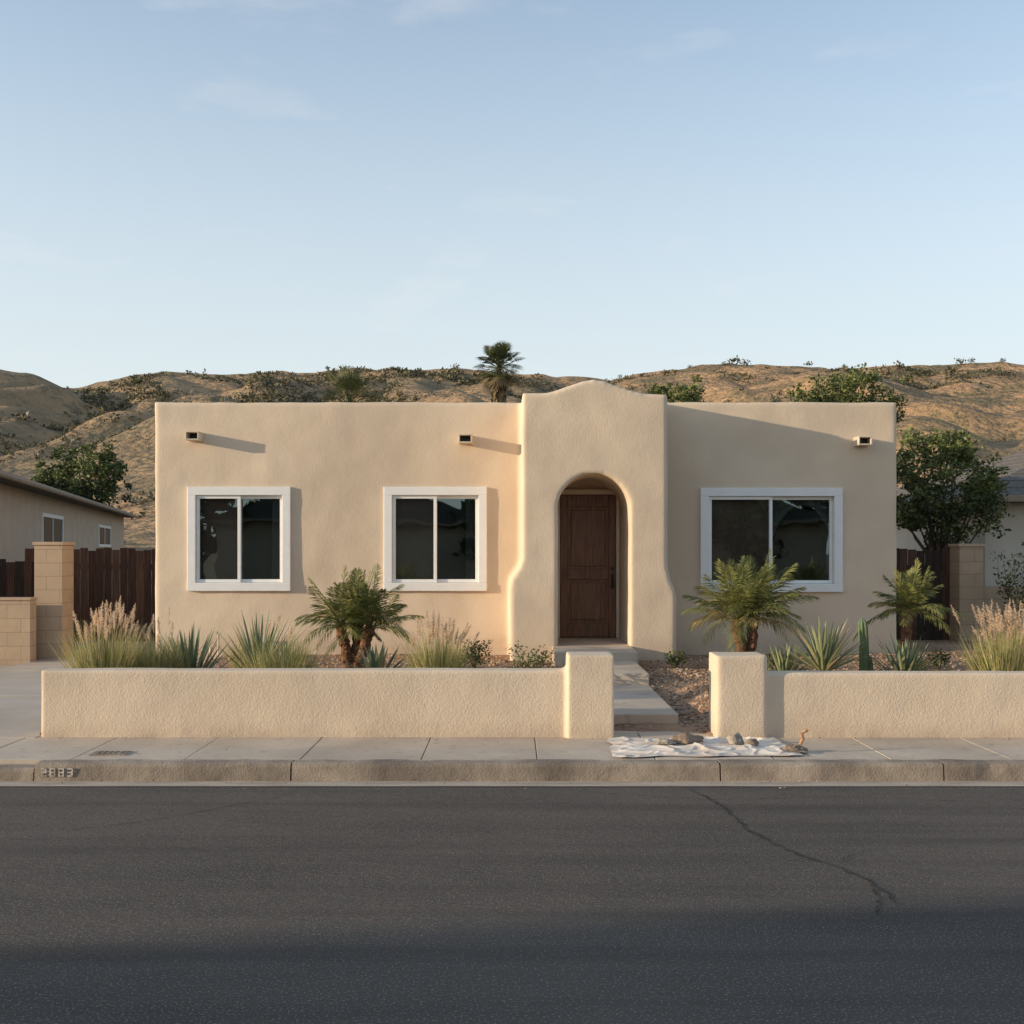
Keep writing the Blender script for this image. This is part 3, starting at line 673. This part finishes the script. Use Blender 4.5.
def lump(name,x,y,z,a,b,c,mt,sd):
    bm=bmesh.new();bmesh.ops.create_icosphere(bm,subdivisions=4,radius=1)
    for v in bm.verts:
        p=v.co.copy();k=1+.45*noise.noise(p*1.3+Vector((sd,0,0)))+.22*(1-2*abs(noise.noise(p*3+Vector((0,sd,0)))));v.co=Vector((x+p.x*a*k,y+p.y*b*k,z+max(-.1,p.z)*c*k))
    me=bpy.data.meshes.new(name);bm.to_mesh(me);bm.free();me.materials.append(mt);me.polygons.foreach_set('use_smooth',[True]*len(me.polygons))
    o=bpy.data.objects.new(name,me);scene.collection.objects.link(o)
lump('stone',1.48,9.36,.165,.12,.07,.055,M['rag'],1)
lump('stone',1.28,9.30,.16,.08,.05,.035,M['stoneC'],2)
lump('stone',1.90,9.34,.16,.06,.05,.065,M['stoneC'],3)
lump('stone',2.02,9.26,.16,.05,.04,.035,M['rag'],5)
mb=MB()
mb.add([(2.18,8.98,.155),(2.38,8.92,.15),(2.42,9.0,.15),(2.24,9.08,.16),(2.18,8.98,.16),(2.38,8.92,.156),(2.42,9.0,.156),(2.24,9.08,.166)],[(0,3,2,1),(4,5,6,7),(0,1,5,4),(1,2,6,5),(2,3,7,6),(3,0,4,7)],0)
mb.tube([(2.28,8.99,.16),(2.32,8.98,.20),(2.36,8.97,.21)],[.008,.008,.008],6,0)
mb.tube([(2.35,8.97,.205),(2.37,8.965,.25),(2.36,8.96,.29),(2.39,8.955,.32),(2.41,8.95,.325)],[.012,.016,.014,.015,.009],10,1)
mb.obj('hand_trowel',[M['steel'],M['handle']])
lump('mortar_lump',2.30,9.02,.15,.09,.05,.035,M['rag'],8)
random.seed(9);mb=MB()
for k in range(420):
    if k<260: x=R(-6,6);y=R(8.40,8.55) if random.random()<.7 else R(8.2,8.5);z=.008
    elif k<360: x=R(-4.2,6);y=9.71-abs(random.gauss(0,.05));z=.136
    else: x=R(-4.2,6);y=R(8.8,9.7);z=.136
    a=R(0,6.28);s=R(.006,.016);d=Vector((math.cos(a),math.sin(a),0));q=Vector((-d.y,d.x,0));p=Vector((x,y,z))
    mb.add([p-d*s,p+q*s*.4+Vector((0,0,R(0,.006))),p+d*s+Vector((0,0,R(0,.005))),p-q*s*.4],[(0,1,2,3)],random.choice([0,1]))
mb.obj('leaf_litter',[M['stoneB'],M['stoneA']])
# ---------------------------------------------------------------- world, sun, camera
w=bpy.data.worlds.new('World');scene.world=w;w.use_nodes=True;nt=w.node_tree;N=nt.nodes;L=nt.links
bg=N['Background'];sky=N.new('ShaderNodeTexSky');sky.sky_type='NISHITA';sky.sun_disc=False
sky.sun_elevation=el;sky.sun_rotation=math.radians(180+math.degrees(math.atan2(3.7,1)));sky.altitude=100;sky.air_density=1.0;sky.dust_density=1.0;sky.ozone_density=1.6
tc=N.new('ShaderNodeTexCoord')
sp=N.new('ShaderNodeSeparateXYZ');L.new(tc.outputs['Generated'],sp.inputs[0])
hz=N.new('ShaderNodeMapRange');hz.interpolation_type='SMOOTHSTEP';hz.inputs[1].default_value=.0;hz.inputs[2].default_value=.60;hz.inputs[3].default_value=.92;hz.inputs[4].default_value=.12;L.new(sp.outputs[2],hz.inputs[0])
hm=N.new('ShaderNodeMix');hm.data_type='RGBA';L.new(hz.outputs[0],hm.inputs[0]);L.new(sky.outputs[0],hm.inputs[6]);hm.inputs[7].default_value=(2.75,2.95,3.0,1)
mp=N.new('ShaderNodeMapping');mp.inputs['Scale'].default_value=(1.6,1.0,4.5);mp.inputs['Location'].default_value=(0,0,0);L.new(tc.outputs['Generated'],mp.inputs[0])
n1=N.new('ShaderNodeTexNoise');n1.inputs['Scale'].default_value=4.2;n1.inputs['Detail'].default_value=9;n1.inputs['Roughness'].default_value=.55;n1.inputs['Distortion'].default_value=.3;L.new(mp.outputs[0],n1.inputs['Vector'])
mr=N.new('ShaderNodeMapRange');mr.inputs[1].default_value=.58;mr.inputs[2].default_value=.80;mr.inputs[4].default_value=.30;L.new(n1.outputs[0],mr.inputs[0])
mx=N.new('ShaderNodeMix');mx.data_type='RGBA';L.new(mr.outputs[0],mx.inputs[0]);L.new(hm.outputs[2],mx.inputs[6]);mx.inputs[7].default_value=(3.2,3.1,3.0,1)
L.new(mx.outputs[2],bg.inputs[0]);bg.inputs[1].default_value=.285
sl=bpy.data.lights.new('sun','SUN');sl.energy=5;sl.angle=math.radians(.5);sl.color=(1,.83,.60)
so=bpy.data.objects.new('sun',sl);scene.collection.objects.link(so)
trav=Vector((sd.x*math.cos(el),sd.y*math.cos(el),-math.sin(el)));so.rotation_euler=trav.to_track_quat('-Z','Y').to_euler()
cam=bpy.data.cameras.new('camera');cam.sensor_width=36;cam.lens=1100/1024*36;cam.shift_y=(550-512)/1024;cam.clip_end=5000;cam.clip_start=.1
co=bpy.data.objects.new('camera',cam);scene.collection.objects.link(co);co.location=(0,0,1.79);co.rotation_euler=(math.radians(90),0,0);scene.camera=co
scene.view_settings.view_transform='Standard';scene.view_settings.look='None';scene.view_settings.exposure=0
